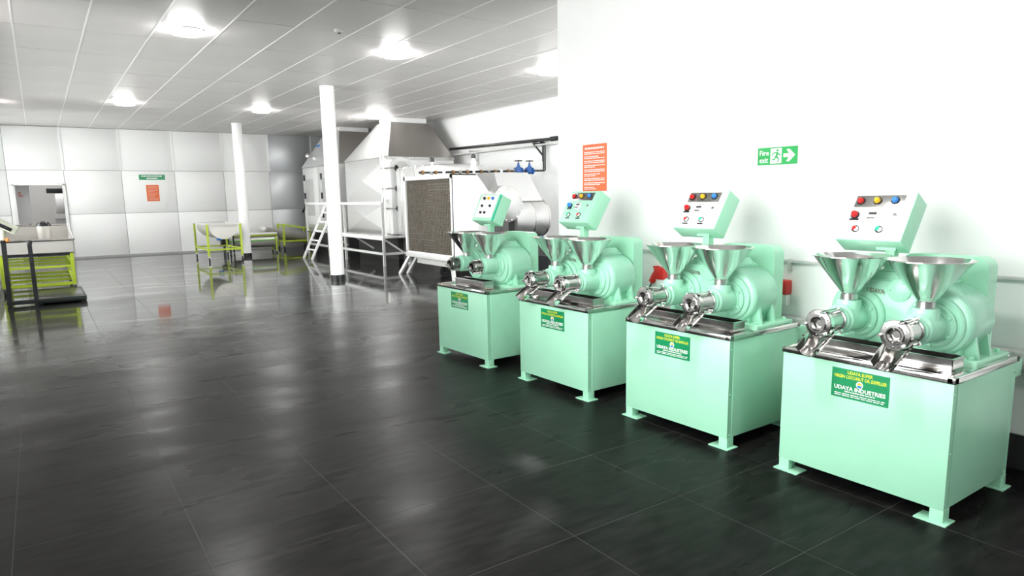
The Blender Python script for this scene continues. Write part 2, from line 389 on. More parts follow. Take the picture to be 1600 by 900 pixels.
# ------------------------------------------------------------------ oil expellers
U1, N1 = V((.155, 0, .243)).normalized(), V((-.243, 0, .155)).normalized()
CACHE = {}
def cpart(key, name, mk, material, parent, label=None, **k):
    if key not in CACHE: CACHE[key] = mk().mesh(name, material, **k)
    o = link(name, CACHE[key], parent)
    if label: o['label'] = label
    return o
def hull(pts):
    pts = sorted(set(pts)); 
    def half(ps):
        r = []
        for p in ps:
            while len(r) > 1 and (r[-1][0]-r[-2][0])*(p[1]-r[-2][1]) - (r[-1][1]-r[-2][1])*(p[0]-r[-2][0]) <= 0: r.pop()
            r.append(p)
        return r
    a, c = half(pts), half(pts[::-1]); return a[:-1] + c[:-1]
def circ(cx, cy, r, n=24, a0=0, a1=2*PI): return [(cx + r*math.cos(a0+(a1-a0)*k/n), cy + r*math.sin(a0+(a1-a0)*k/n)) for k in range(n)]
HW, DP = .418, .69
def expeller(loc, rz, label, kind):
    """local axes: x from the front face back to the wall, y along the wall, z up"""
    R = thing('oil_expeller', label, 'oil press', loc, rz, 'mint green oil presses along the wall')
    first, chutes = kind == 1, kind > 1
    bz = .88 if first else .85                      # barrel axis height
    nx = .0 if first else -.09                      # nozzle front
    def mk():
        b = MB(); b.box((.003, -HW+.003, .068), (DP-.003, HW-.003, .655)); return b
    cab = cpart('cab', 'cabinet', mk, MINT, R)
    def mk():
        b = MB(); b.box((0, -HW, .066), (.004, HW, .656), bev=.0012); return b
    cpart('fp', 'front_panel', mk, MINT, cab)
    for s in (-1, 1):
        def mk():
            b = MB(); b.box((.04, s*(HW+.001), .072), (DP-.04, s*(HW-.004), .65), bev=.0012); return b
        cpart(('sp', s), 'side_panel', mk, MINT, cab)
        for xx in (.02, DP-.02):
            for zz in (.085, .33, .60):
                def mk():
                    b = MB(); b.lathe([(.0001, .005), (.004, .0045), (.0065, 0)], (xx, s*(HW-.003), zz), (0, s, 0), 10); return b
                cpart(('scr', s, xx, zz), 'screw', mk, (DARKSTEEL if first else MINT), cab)
    for ax in (0, 1):
        for s in (-1, 1):
            def mk():
                b = MB(); x0 = .002 if ax == 0 else DP-.062; y = s*(HW-.03)
                b.box((x0, y-.03, .006), (x0+.06, y+.03, .07), bev=.002); return b
            lg = cpart(('leg', ax, s), 'leg', mk, MINT, R)
            def mk():
                b = MB(); x0 = -.018 if ax == 0 else DP-.082; y = s*(HW-.03)
                b.box((x0, y-.05 if s < 0 else y-.09, 0), (x0+.10+.0, y+.09 if s < 0 else y+.05, .008), bev=.002); return b
            cpart(('foot', ax, s), 'foot_plate', mk, MINT, lg)
    def mk():
        b = MB(); e = .006; w = .03
        b.box((-e, -HW-e, .655), (w, HW+e, .684), bev=.003); b.box((DP-w, -HW-e, .655), (DP+e, HW+e, .684), bev=.003)
        b.box((-e, -HW-e, .655), (DP+e, -HW+w, .684), bev=.003); b.box((-e, HW-w, .655), (DP+e, HW+e, .684), bev=.003); return b
    cpart('rim', 'tray_rim', mk, STEEL, R, 'polished steel rim of the drip tray')
    def mk():
        b = MB(); b.box((.02, -HW+.02, .65), (DP-.02, HW-.02, .670)); return b
    cpart('tray', 'drip_tray', mk, STEEL, R, 'polished steel drip tray')
    # trough under the barrels
    tl = .24 if first else .366
    def mk():
        b = MB(); x0, x1, z0, z1, t_ = .095, .205, .671, .742, .003
        b.box((x0, -tl, z0), (x1, tl, z0+t_)); b.box((x0, -tl, z0), (x0+t_, tl, z1)); b.box((x1-t_, -tl, z0), (x1, tl, z1))
        b.box((x0, -tl, z0), (x1, -tl+t_, z1)); b.box((x0, tl-t_, z0), (x1, tl, z1))
        b.box((x0-.008, -tl-.006, z1-.004), (x0+.004, tl+.006, z1+.002)); b.box((x1-.004, -tl-.006, z1-.004), (x1+.012, tl+.006, z1+.002))
        b.box((x0, -tl-.006, z1-.004), (x1, -tl+.006, z1+.002)); b.box((x0-.03, -tl, z0), (x0, -tl+.06, z0+.004)); return b
    cpart(('trough', first), 'oil_trough', mk, STEEL, R, 'polished steel oil trough')
    def mk():
        b = MB(); b.box((.30, -.385, .670), (.67, .36, .700), bev=.004)
        for x in (.34, .63):
            for y in (-.345, .32): b.lathe([(.014, 0), (.014, .012), (.008, .016)], (x, y, .70), (0,0,1), 6)
        return b
    cpart('base', 'base_plate', mk, MINT, R)
    # gearbox
    top = [(-.17, 1.045), (.17, 1.045)]
    body = hull([(round(a, 4), round(c, 4)) for a, c in circ(.187, .865, .168, 36) + circ(-.187, .865, .168, 36) + top])
    face = hull([(round(a, 4), round(c, 4)) for a, c in circ(.187, .862, .15, 36) + circ(-.187, .862, .15, 36) + [(-.15, 1.03), (.15, 1.03)]])
    def mk():
        b = MB(); n = len(body)
        # casting with a rounded front shoulder
        def ringat(x, k): return [(x, -y*k, .865 + (z-.865)*k) for y, z in body]
        rr = [ringat(.31, .93), ringat(.316, .97), ringat(.33, .995), ringat(.345, 1), ringat(.54, 1), ringat(.56, .96)]
        vs = [p for q in rr for p in q]; fs = []
        for i in range(len(rr)-1):
            for k in range(n): fs.append((i*n+k, i*n+(k+1) % n, (i+1)*n+(k+1) % n, (i+1)*n+k))
        fs.append(tuple(range(n))); fs.append(tuple((len(rr)-1)*n+k for k in range(n))[::-1]); b.add(vs, fs)
        b.box((.34, -.30, .695), (.54, .30, .80), bev=.012)
        for s in (-1, 1):                                        # raised lobes round each shaft
            b.lathe([(.0001, -.022), (.128, -.022), (.136, -.016), (.14, 0)], (.313, s*.187, .855), (1,0,0), 40)
        return b
    gb = cpart('gear', 'gearbox', mk, MINT2, R)
    for s in (-1, 1):
        for x in (.37, .50):
            def mk():
                b = MB(); b.prism([(.28, .698), (.365, .698), (.345, .80), (.33, .84), (.28, .84)], (x, 0, 0), (0, s, 0), (0,0,1), (1,0,0), .018); return b
            cpart(('rib', s, x), 'foot_rib', mk, MINT2, gb)
    def mk():
        b = MB(); b.box((.335, -.20, 1.036), (.555, .20, 1.05), bev=.003); b.prism([(-.175, 1.05), (.175, 1.05), (.14, 1.085), (-.14, 1.085)], (.345, 0, 0), (0,1,0), (0,0,1), (1,0,0), .20)
        for y in (-.187, .187):
            for x in (.36, .53): b.lathe([(.008, 0), (.008, .008)], (x, y, 1.05), (0,0,1), 6)
        return b
    cpart('lid', 'gearbox_lid', mk, MINT2, gb)
    def mk():
        b = MB(); b.lathe([(.0001, -.016), (.052, -.016), (.058, -.012), (.058, 0)], (.314, -.01, 1.0), (1,0,0), 32)
        for k in range(3): q = PI/2 + k*2*PI/3 + .5; b.lathe([(.0001, -.022), (.0055, -.020), (.006, -.014)], (.314, -.01+.043*math.cos(q), 1.0+.043*math.sin(q)), (1,0,0), 8)
        return b
    cpart('disc', 'cover_disc', mk, MINT2, gb)
    CACHE.setdefault('word', text_mb('UDAYA', .088, .024, (.3015, .148, .980), (0, -1, -.08), (0, 0, 1), (-1, 0, 0), .002, bold=.01).mesh('lettering', INKR, flat=True))
    link('lettering', CACHE['word'], gb)['label'] = 'dark red lettering on the casting'
    def mk():
        b = MB(); r = .06; pts = [(.30, .70), (-.12, .70)] + [(-.12+r+r*math.cos(q), 1.165-r+r*math.sin(q)) for q in [PI - k*PI/12 for k in range(7)]] + [(.30-r+r*math.cos(q), 1.165-r+r*math.sin(q)) for q in [PI/2 - k*PI/12 for k in range(7)]]
        b.prism(pts, (.575, 0, 0), (0,-1,0), (0,0,1), (1,0,0), .10); return b
    cpart('guard', 'belt_guard', mk, MINT, R)
    def mk():
        b = MB(); b.box((DP, -.40, .56), (DP+.12, -.1, .645), bev=.004); return b
    cpart('rear', 'rear_cover', mk, MINT, R)
    # two pressing heads
    for s in (-1, 1):
        y = s*.187
        def mk():
            b = MB()
            b.lathe([(.0001, 0), (.075, 0), (.075, .18), (.066, .19), (.066, .205), (.0001, .205)], (.30, y, bz), (-1,0,0), 32)
            b.lathe([(.062, 0), (.062, .93-bz), (.058, .945-bz), (.0001, .945-bz)], (.2, y, bz), (0,0,1), 28)
            b.box((.145, y-.06, bz), (.255, y+.06, bz+.06), bev=.02)
            return b
        ho = cpart(('hous', s, first), 'barrel_housing', mk, MINT2, R)
        def mk():
            b = MB(); b.lathe([(.0001, 0), (.108, 0), (.108, .014), (.10, .02), (.085, .02), (.08, .03), (.0001, .03)], (.292, y, bz), (-1,0,0), 40); return b
        fl = cpart(('fl', s, first), 'flange', mk, MINT2, R)
        for k in range(6):
            q = PI/6 + k*PI/3
            def mk():
                b = MB(); b.lathe([(.0001, .012), (.008, .011), (.011, .008), (.011, 0)], (.273, y+.092*math.cos(q), bz+.092*math.sin(q)), (-1,0,0), 6); return b
            cpart(('fb', s, k, first), 'bolt', mk, MINT2, fl)
        def mk():
            b = MB(); L = .30-.18
            b.lathe([(.0001, 0), (.05, 0), (.05, .02), (.056, .022), (.056, .034), (.05, .036), (.05, (.12-nx)-.05), (.0001, (.12-nx)-.05)], (.115, y, bz), (-1,0,0), 28); return b
        br = cpart(('bar', s, first), 'barrel', mk, DARKSTEEL if first else STEEL2, R, 'steel pressing barrel')
        for k in range(3):
            q = PI/2 + (k-1)*2*PI/3 + .4
            def mk():
                b = MB(); c = V((0, y + .064*math.cos(q), bz + .064*math.sin(q)))
                b.cyl(c + V((.07, 0, 0)), c + V((nx-.005, 0, 0)), .008, seg=8); b.lathe([(.014, 0), (.014, .016)], c + V((.07, 0, 0)), (-1,0,0), 6); return b
            cpart(('rod', s, k, first), 'tie_rod', mk, STEEL, br)
        def mk():
            b = MB(); rr = .054 if first else .07
            b.lathe([(.024, .05), (.024, .012), (.032, .008), (.036, .0), (.044, .0), (.046, .012), (rr-.004, .014), (rr, .018), (rr, .042), (rr-.012, .044), (rr-.012, .06), (.024, .06), (.024, .05)], (nx, y, bz), (1,0,0), 36)
            b.lathe([(.0001, .03), (.017, .03), (.02, .05)], (nx, y, bz), (1,0,0), 16)
            for k in range(3): q = .6 + k*2*PI/3; b.lathe([(.0001, .010), (.004, .010), (.004, .016)], (nx, y+.056*math.cos(q), bz+.056*math.sin(q)), (1,0,0), 8)
            return b
        nz = cpart(('noz', s, first), 'nozzle', mk, DARKSTEEL if first else STEEL, R, 'steel outlet nozzle')
        if chutes:
            def mk():
                b = MB(); A, B = V((nx+.06, y, bz-.035)), V((nx-.075, y+.004, bz-.115)); n = 14; vs = []
                d = (B-A).normalized(); w = V((0,1,0)); u = d.cross(w)
                for i, (P, r) in enumerate(((A, .060), (A.lerp(B, .5), .060), (B, .054))):
                    for rr in (r, r-.003):
                        for k in range(n+1):
                            q = PI*k/n; vs.append(P + w*(rr*math.cos(q)) + u*(rr*math.sin(q))*(1 if u.z < 0 else -1))
                n1 = n+1; fs = []
                for i in range(2):
                    for rr in (0, 1):
                        o0 = (i*2+rr)*n1; o1 = ((i+1)*2+rr)*n1
                        for k in range(n): fs.append((o0+k, o0+k+1, o1+k+1, o1+k))
                for i in (0, 2):
                    for k in range(n): fs.append((i*2*n1+k, i*2*n1+k+1, (i*2+1)*n1+k+1, (i*2+1)*n1+k))
                for k in (0, n):
                    for i in range(2): fs.append((i*2*n1+k, (i*2+1)*n1+k, ((i+1)*2+1)*n1+k, (i+1)*2*n1+k))
                b.add(vs, fs)
                b.lathe([(.063, 0), (.063, .012), (.058, .012), (.058, 0), (.063, 0)], (nx+.045, y, bz-.005), (1,0,0), 20)
                return b
            cpart(('chute', s), 'cake_chute', mk, STEEL, R, 'curved steel chute under the nozzle')
        def mk():
            b = MB(); z0, z1 = .94, 1.168
            b.lathe([(.028, z0), (.036, z0), (.036, z0+.035), (.182, z1), (.188, z1+.002), (.188, z1+.006), (.182, z1+.006), (.178, z1), (.031, z0+.038), (.028, z0)], (.2, y, 0), (0,0,1), 44); return b
        hp = cpart(('hop', s), 'hopper', mk, STEEL, R, 'polished steel feed funnel')
        def mk():
            b = MB(); b.lathe([(.037, .944), (.041, .946), (.041, .975), (.037, .977)], (.2, y, 0), (0,0,1), 24); return b
        cpart(('neck', s), 'neck_collar', mk, STEEL2, hp)
    # tilted control box on its post
    dz, yc, w, hh, dd = {4: (0, .185, .344, .288, .12), 3: (.03, .152, .344, .288, .12), 2: (.045, .14, .35, .288, .12), 1: (.035, .12, .34, .27, .13)}[kind]
    u, n_ = U1, N1
    if first: u = V((.12, 0, .25)).normalized(); n_ = V((-.25, 0, .12)).normalized()
    P0 = V((.33, yc, 1.24+dz)); RR = V((0, -1, 0))
    def mk():
        b = MB(); b.box((.395, .07, 1.06), (.445, .12, 1.205+dz), bev=.003); b.box((.37, .045, 1.08), (.47, .145, 1.092)); b.box((.385, .06, 1.19+dz), (.43, .16, 1.205+dz)); return b
    cpart(('post', kind), 'control_post', mk, MINT, R)
    FM = Matrix((RR, u, n_)).transposed().to_4x4(); FM.translation = P0        # x right, y up the face, z outward
    bx = MB(); bx.box((-w/2, 0, -dd), (w/2, hh, 0), bev=.003, M=FM); box = part('control_box', bx, MINT, R)
    def fb_(name, mk, material, parent=None):
        b = MB(); mk(b); v2 = MB(); v2.add(b.v, b.f, FM); return part(name, v2, material, parent or box)
    def pt(a, c): return (-w/2 + a*w, c*hh)
    if first:
        fb_('face_plate', lambda b: b.box((-w/2+.03, .03, 0), (w/2-.03, hh-.012, .004), bev=.0015), FACEW)
        fb_('hinge_strip', lambda b: b.box((w/2-.012, 0, -.01), (w/2+.002, hh, .004), bev=.001), TEAL)
    elif kind > 2:
        fb_('face_plate', lambda b: b.box((-w/2+.004, .005, 0), (w/2-.004, hh-.004, .003), bev=.0012), FACEW)
    else:
        fb_('face_plate', lambda b: b.box((-w/2+.004, .005, 0), (w/2-.004, hh-.004, .003), bev=.0012), MINT)
    if not first:
        fb_('lamp_strip', lambda b: b.box((-w/2+.105*w, .69*hh, .003), (-w/2+.85*w, .94*hh, .006), bev=.001), STEEL2)
    def knob(a, c, r, H, material, name, base=INKK):
        x, y = pt(a, c)
        o = fb_(name, lambda b: b.lathe([(r*1.15, .003), (r*1.15, .010), (r, .011), (r*.97, H*.7), (r*.7, H), (.0001, H*1.05)], (x, y, 0), (0,0,1), 20), material)
        return o
    def bezel(a, c, r):
        x, y = pt(a, c); fb_('bezel', lambda b: b.lathe([(r, .003), (r*1.32, .003), (r*1.32, .012), (r, .012), (r, .003)], (x, y, 0), (0,0,1), 20), BLACKP)
    def plate(a, c, ww, h2, material, name):
        x, y = pt(a, c); fb_(name, lambda b: b.box((x-ww/2, y-h2/2, .003), (x+ww/2, y+h2/2, .0055)), material)
    if first:
        for a, c, m_ in ((.30, .83, BLACKP), (.50, .83, YELLOW), (.70, .83, LBLUE)): knob(a, c, .013, .022, m_, 'indicator_lamp')
        for a, c in ((.30, .55), (.68, .55), (.34, .30), (.53, .30)): knob(a, c, .012, .02, BLACKP, 'push_button')
    else:
        for a, c, m_ in ((.2, .81, RED), (.455, .815, YELLOW), (.72, .825, LBLUE)): bezel(a, c, .0165); knob(a, c, .0165, .028, m_, 'indicator_lamp')
        bezel(.185, .515, .017); knob(.185, .52, .018, .032, RED if kind > 2 else LBLUE, 'stop_button'); plate(.185, .43, .05, .012, INKK, 'caption_plate')
        x, y = pt(.46, .5)
        fb_('meter', lambda b: b.box((x-.028, y-.026, .003), (x+.028, y+.034, .012), bev=.002), FACEW)
        fb_('display', lambda b: b.box((x-.022, y+.006, .012), (x+.02, y+.02, .0125)), INKK); fb_('scale_print', lambda b: b.box((x-.024, y-.020, .012), (x+.018, y-.008, .0125)), STEEL2); fb_('scale_print', lambda b: b.box((x-.022, y+.027, .012), (x+.024, y+.031, .0125)), STEEL2)
        x2, y2 = pt(.78, .53); fb_('key_switch', lambda b: (b.lathe([(.010, .003), (.010, .009), (.0001, .009)], (x2, y2, 0), (0,0,1), 16), b.box((x2-.002, y2-.007, .009), (x2+.002, y2+.007, .011))), STEEL2)
        for a, c, m_ in ((.27, .225, RED if kind > 2 else TEAL), (.63, .225, TEAL if kind > 2 else RED)):
            bezel(a, c, .014); knob(a-.01, c+.005, .013, .022, m_, 'push_button')
            x3, y3 = pt(a, c); fb_('button_half', lambda b: b.lathe([(.0001, .018), (.012, .017), (.0125, .012)], (x3+.008, y3-.004, 0), (0,0,1), 16), INKW); plate(a, c-.1, .045, .010, INKK if kind < 4 else GREYM, 'caption_plate')
    # name plate
    yo = {4: .14, 3: .157, 2: .133, 1: .168}[kind]; pw, ph = .285, .148
    O = V((-.0015, yo, .481)); Rr, Uu, Nn = V((0,-1,0)), V((0,0,1)), V((-1,0,0))
    b = MB(); b.prism([(0,0),(pw,0),(pw,ph),(0,ph)], O+Nn*-.0012, Rr, Uu, Nn, .0018); npl = part('name_plate', b, SIGNG, R, 'green name plate', flat=True)
    def key(k, mk): 
        if k not in CACHE: CACHE[k] = mk()
        return CACHE[k]
    base = V((-.0021, 0, 0))
    MT = Matrix.Translation((0, yo, .481))
    def L1():
        q = text_mb('UDAYA SUPER', .125, .017, base+V((0, -.08, .124)), Rr, Uu, Nn, .0004, bold=.02)
        return text_mb('VIRGIN COCONUT OIL EXPELLER', .262, .017, base+V((0, -.011, .101)), Rr, Uu, Nn, .0004, q, bold=.02).mesh('lettering', INKY, flat=True)
    def L2():
        q = text_mb('UDAYA INDUSTRIES', .255, .021, base+V((0, -.015, .042)), Rr, Uu, Nn, .0004, bold=.03)
        scribble(.15, .009, base+V((0, -.07, .030)), Rr, Uu, Nn, 1, q, d=.0004, seed=2, short=0)
        scribble(.25, .018, base+V((0, -.018, .008)), Rr, Uu, Nn, 2, q, fill=.45, d=.0004, seed=5, short=0); return q.mesh('lettering', INKW, flat=True)
    def E1():
        q = MB(); q.prism(circ(.1425, .080, .0175, 28), base, Rr, Uu, Nn, .0004); return q.mesh('emblem', INKW, flat=True)
    def E2():
        q = MB(); q.prism(circ(.1425, .0795, .0115, 16, 0, PI*16/15), base, Rr, Uu, Nn, .0008); return q.mesh('emblem_sun', YELLOW, flat=True)
    def E3():
        q = MB(); q.prism(circ(.1425, .0775, .0125, 16, PI, PI*2+PI/15), base, Rr, Uu, Nn, .0008); return q.mesh('emblem_sea', LBLUE, flat=True)
    for nme, k, f in (('lettering', 'L1', L1), ('lettering', 'L2', L2), ('emblem', 'E1', E1), ('emblem_sun', 'E2', E2), ('emblem_sea', 'E3', E3)):
        o = link(nme, key(k, f), npl); o.location = (0, yo, .481)
    return R
def row(corner, far, label, kind):
    dx, dy = far[0]-corner[0], far[1]-corner[1]; rz = -math.atan2(dx, dy)   # +y local -> row direction
    L = math.hypot(dx, dy); c = ((corner[0]+far[0])/2, (corner[1]+far[1])/2, 0)
    return expeller(c, rz, label, kind)
row((3.197, 1.287), (3.191, 2.124), 'mint green oil press nearest the viewer, with white control face, at the right edge', 4)
row((3.184, 2.466), (3.170, 3.303), 'mint green oil press below the fire exit sign, second from the viewer', 3)
row((3.170, 3.698), (3.152, 4.535), 'mint green oil press below the orange notice, with an all mint control face', 2)
row((3.122, 4.985), (3.085, 5.825), 'mint green oil press farthest from the viewer, with small white dials and dark nozzles', 1)

# ------------------------------------------------------------------ on the white wall
def wall_frame(x, y, z): return V((x, y, z)), V((0, -1, 0)), V((0, 0, 1)), V((-1, 0, 0))
t = thing('wall_notice', 'orange red notice with white writing on the white wall', 'sign', (XW, 4.97, 1.532))
w, h_ = .326, .42
b = MB(); b.box((-.004, -w, 0), (0, 0, h_)); part('board', b, SIGNR, t)
O, R_, U_, N_ = wall_frame(-.0042, 0, 0)
b2 = MB()
scribble(w*.8, .026, O+R_*.03+U_*(h_-.048), R_, U_, N_, 1, b2, seed=11, short=0, d=.0005)
for k in range(9): scribble(w*.86, .030, O+R_*.022+U_*(h_-.092-k*.0395), R_, U_, N_, 2, b2, fill=.5, seed=20+k, d=.0005, short=.5)
o = part('lettering', b2, INKW, t, flat=True); o['kind'] = 'stuff'
t = thing('exit_sign', 'green fire exit sign with white running figure and arrow on the white wall', 'sign', (XW, 3.068, 1.683))
w, h_ = .31, .118
b = MB(); b.box((-.004, -w, 0), (0, 0, h_)); part('board', b, SIGNF, t)
b = MB(); text_mb('Fire', .074, .036, O+R_*.016+U_*.064, R_, U_, N_, .0005, b, bold=.015); part('lettering', b, INKW, t, flat=True); b = MB(); text_mb('exit', .070, .036, O+R_*.016+U_*.014, R_, U_, N_, .0005, b, bold=.012); part('lettering', b, INKW, t, flat=True)
b = MB(); b.prism([(.103, .008), (.19, .008), (.19, .11), (.103, .11)], O, R_, U_, N_, .0005); fig = part('figure_panel', b, INKW, t, flat=True)
b = MB(); N5 = .001
b.prism(circ(.158, .096, .0085, 14), O, R_, U_, N_, N5)
b.prism([(.150, .086), (.164, .083), (.158, .052), (.142, .055)], O, R_, U_, N_, N5)
for q in ([(.142, .058), (.155, .056), (.172, .040), (.166, .034), (.150, .046)], [(.166, .040), (.173, .039), (.168, .016), (.160, .018)],
          [(.142, .060), (.152, .054), (.138, .030), (.115, .030), (.115, .038), (.132, .038)],
          [(.150, .086), (.146, .078), (.126, .074), (.118, .058), (.112, .062), (.121, .081)], [(.162, .083), (.166, .076), (.184, .066), (.181, .059), (.160, .069)]):
    b.prism(q, O, R_, U_, N_, N5)
part('running_figure', b, SIGNF, fig, flat=True)
b = MB(); b.prism([(.204, .047), (.204, .072), (.246, .072), (.226, .1), (.25, .1), (.293, .06), (.25, .018), (.226, .018), (.246, .047)], O, R_, U_, N_, .0005); part('arrow', b, INKW, t, flat=True)
t = thing('conduit_rail', 'thin pale conduit running along the white wall behind the machines', 'conduit', (XW, 0, 1.027))
b = MB(); b.box((-.022, -.6, -.009), (0, YE-.02, .009), bev=.002); part('rail', b, GREYM, t)
for k, y in enumerate((2.77, 3.97)):
    b = MB(); b.box((-.026, y-.012, -.06), (0, y+.012, .014), bev=.002); part('drop_box', b, GREYM, t)
for k, (y, lab) in enumerate(((2.80, 'red plug in a white socket behind the second press from the viewer, at its right'), (3.93, 'red plug in a white socket glimpsed between second and third presses'))):
    s = thing('wall_socket', lab, 'socket', (XW, y, .80), 0, 'red plugs in white wall sockets')
    b = MB(); b.box((-.06, -.045, -.08), (0, .045, .0), bev=.008); part('socket_box', b, WHITEM, s)
    b = MB(); b.box((-.075, -.05, .0), (0, .06, .10), bev=.012); b.lathe([(.03, 0), (.034, .04), (.026, .10), (.012, .11)], (-.035, .045, .06), (-.25, .45, -.85), 18); b.tube([(-.05, -.04, .09), (-.06, .02, .105), (-.06, .07, .10)], .008); part('plug', b, RED, s, 'red plug')
    b = MB(); b.tube([(-.055, .085, -.03), (-.08, .12, -.1), (-.10, .16, -.13), (-.15, .2, -.14)], .006); part('cable', b, BLACK, s)
t = thing('cable_trunking', 'grey trunking low on the white wall behind the machines', 'trunking', (XW-.006, 0, .57))
b = MB(); b.box((-.10, .4, 0), (0, 5.0, .085), bev=.004); part('trunk', b, GREYM, t)
for y in (1.2, 2.2, 3.2, 4.2):
    b = MB(); b.box((-.08, y-.02, -.06), (0, y+.02, 0), bev=.003); part('bracket', b, GREYM, t)

# ------------------------------------------------------------------ signs on the back wall, security camera
t = thing('wall_sign', 'small green sign with two lines of white writing on the back wall', 'sign', (2.432, YB, 2.12))
b = MB(); b.box((0, -.006, 0), (.66, 0, .143)); part('board', b, SIGNG, t)
b = MB(); O2, R2, U2, N2 = V((0, -.0065, 0)), V((1,0,0)), V((0,0,1)), V((0,-1,0))
scribble(.54, .05, O2+R2*.06+U2*.078, R2, U2, N2, 1, b, seed=7, short=0); scribble(.28, .05, O2+R2*.19+U2*.018, R2, U2, N2, 1, b, seed=8, short=0); part('lettering', b, INKW, t, flat=True)
t = thing('wall_notice', 'small orange red notice below the green sign on the back wall', 'sign', (2.587, YB, 1.52))
b = MB(); b.box((0, -.006, 0), (.32, 0, .46)); part('board', b, SIGNR, t)
b = MB(); scribble(.24, .40, O2+R2*.04+U2*.03, R2, U2, N2, 11, b, seed=9, fill=.4); part('lettering', b, mat('pale_red_ink', (.80, .42, .34), .5, var=.02), t, flat=True)
t = thing('security_camera', 'small dark and white security camera high on the left wall', 'camera', (XL, 17.45, 3.22))
b = MB(); b.box((0, -.04, -.05), (.02, .04, .05), bev=.004); b.tube([(.01, 0, 0), (.06, 0, .0), (.08, -.02, -.03)], .012); part('bracket', b, WHITEM, t)
b = MB(); b.lathe([(.0001, 0), (.035, .002), (.038, .02), (.038, .12), (.03, .13), (.0001, .13)], (.085, .03, -.04), (.3, -1, -.35), 20); part('housing', b, WHITEM, t)
b = MB(); b.lathe([(.034, 0), (.034, .012), (.0001, .013)], (.085+.037, .03-.123, -.04-.043), (.3, -1, -.35), 20); part('lens', b, BLACKP, t)

# ------------------------------------------------------------------ columns
for (x, y, lab) in ((4.49, 12.42, 'white round column with black base, the nearer and taller of two'), (4.5, 19.33, 'white round column with black base, beside the small trough cart')):
    t = thing('column', lab, 'column', (x, y, 0), 0, 'white columns')
    b = MB(); b.lathe([(.125, .10), (.125, 3.5)], (0,0,0), (0,0,1), 32); part('shaft', b, WHITEP, t)
    b = MB(); b.lathe([(.128, 0), (.128, .095), (.122, .10)], (0,0,0), (0,0,1), 32); part('base_band', b, BLACKP, t)

# ------------------------------------------------------------------ dryers behind the columns
def cross_panel(lo, hi, x, d):
    """sheet in a plane of constant x, cross-broken into four shallow facets"""
    (y0, z0), (y1, z1) = lo, hi; b = MB(); c = ((y0+y1)/2, (z0+z1)/2)
    b.add([(x, y0, z0), (x, y1, z0), (x, y1, z1), (x, y0, z1), (x-d, *c), (x+.01, y0, z0), (x+.01, y1, z0), (x+.01, y1, z1), (x+.01, y0, z1)],
          [(0,1,4), (1,2,4), (2,3,4), (3,0,4), (0,5,6,1), (1,6,7,2), (2,7,8,3), (3,8,5,0), (5,8,7,6)]); return b
def dryer(y0, y1, label, hood, door):
    t = thing('tray_dryer', label, 'dryer', (6.9, y0, 0), 0)
    L, D = y1-y0, 1.8
    b = MB(); b.box((.02, .02, .62), (D, L-.02, 2.46)); body = part('body', b, JACKET, t)
    if door:
        for a, c in ((.05, .47), (.53, .95)):
            b = MB(); b.box((-.03, L*a, .75), (.02, L*c, 2.42), bev=.01); dr = part('door', b, WHITEM, t)
            b = MB(); b.box((-.036, L*(a+.12), 1.0), (-.031, L*(c-.06), 2.1), bev=.002); part('inset_panel', b, GREYM, dr)
            for z in (1.05, 1.6, 2.15):
                b = MB(); b.box((-.07, L*c-.22, z-.09), (-.03, L*c-.15, z+.09), bev=.01); part('latch', b, BLACKP, dr)
    else:
        for z0, z1 in ((.64, 1.42), (1.44, 2.44)):
            part('jacket_panel', cross_panel((.04, z0), (L-.04, z1), .015, .11), JACKET, body, flat=True)
    (tx0, tx1, ty0, ty1) = hood
    b = MB(); e = .0
    b.hexa([(0,0,2.46), (D,0,2.46), (D,L,2.46), (0,L,2.46)], [(tx0,ty0,3.38), (tx1,ty0,3.38), (tx1,ty1,3.38), (tx0,ty1,3.38)])
    hd = part('hood', b, HOODM, t, 'tapering grey sheet metal hood', flat=True)
    b = MB(); pa, pb = V((-.0, -.0, 2.47)), V((tx0, ty0, 3.39)); b.tube([pa, pb], .02, square=True)
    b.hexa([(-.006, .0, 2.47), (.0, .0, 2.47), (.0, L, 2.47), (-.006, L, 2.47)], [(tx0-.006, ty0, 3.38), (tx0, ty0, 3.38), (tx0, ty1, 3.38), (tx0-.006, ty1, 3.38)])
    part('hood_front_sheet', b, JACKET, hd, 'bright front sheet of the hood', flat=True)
    b = MB(); b.box((tx0+.04, ty0+.04, 3.37), (tx1-.04, ty1-.04, 3.5)); part('duct_collar', b, WHITEM, t)
    for k in range(4):
        b = MB(); b.box((.05 + k*.3, -.012, 3.0), (.08 + k*.3, -.004, 3.02))
    b = MB(); b.box((.1, .1, .55), (D-.05, L-.05, .62)); part('bottom_frame', b, GREYM, t)
    b = MB(); b.box((.25, .15, 0), (D-.1, L-.15, .55)); part('plinth', b, DARKG, t)
    return t, D, L
t, D, L = dryer(15.3, 18.12, 'large silver dryer with bright creased front panels and tall hood to the ceiling', (.55, 1.62, .95, 1.75), False)
for y in (.10, .24):
    b = MB(); b.tube([(-.06, y, .62), (-.06, y, 2.5)], .028, 10); pp = part('riser_pipe', b, STEEL2, t)
for z in (1.25, 1.72, 2.2):
    b = MB(); b.tube([(-.06, .05, z), (-.06, .3, z)], .02); b.tube([(-.06, .1, z), (-.02, -.04, z), (.12, -.06, z)], .016); part('clamp', b, STEEL2, t)
    b = MB(); c = V((.16, -.09, z)); b.lathe([(.03, 0), (.07, .01), (.07, .03), (.03, .04)], c, (.6, -1, 0), 16); b.cyl(c, c+V((-.06, .08, 0)), .012, seg=8); part('door_wheel', b, BLACKP, t)
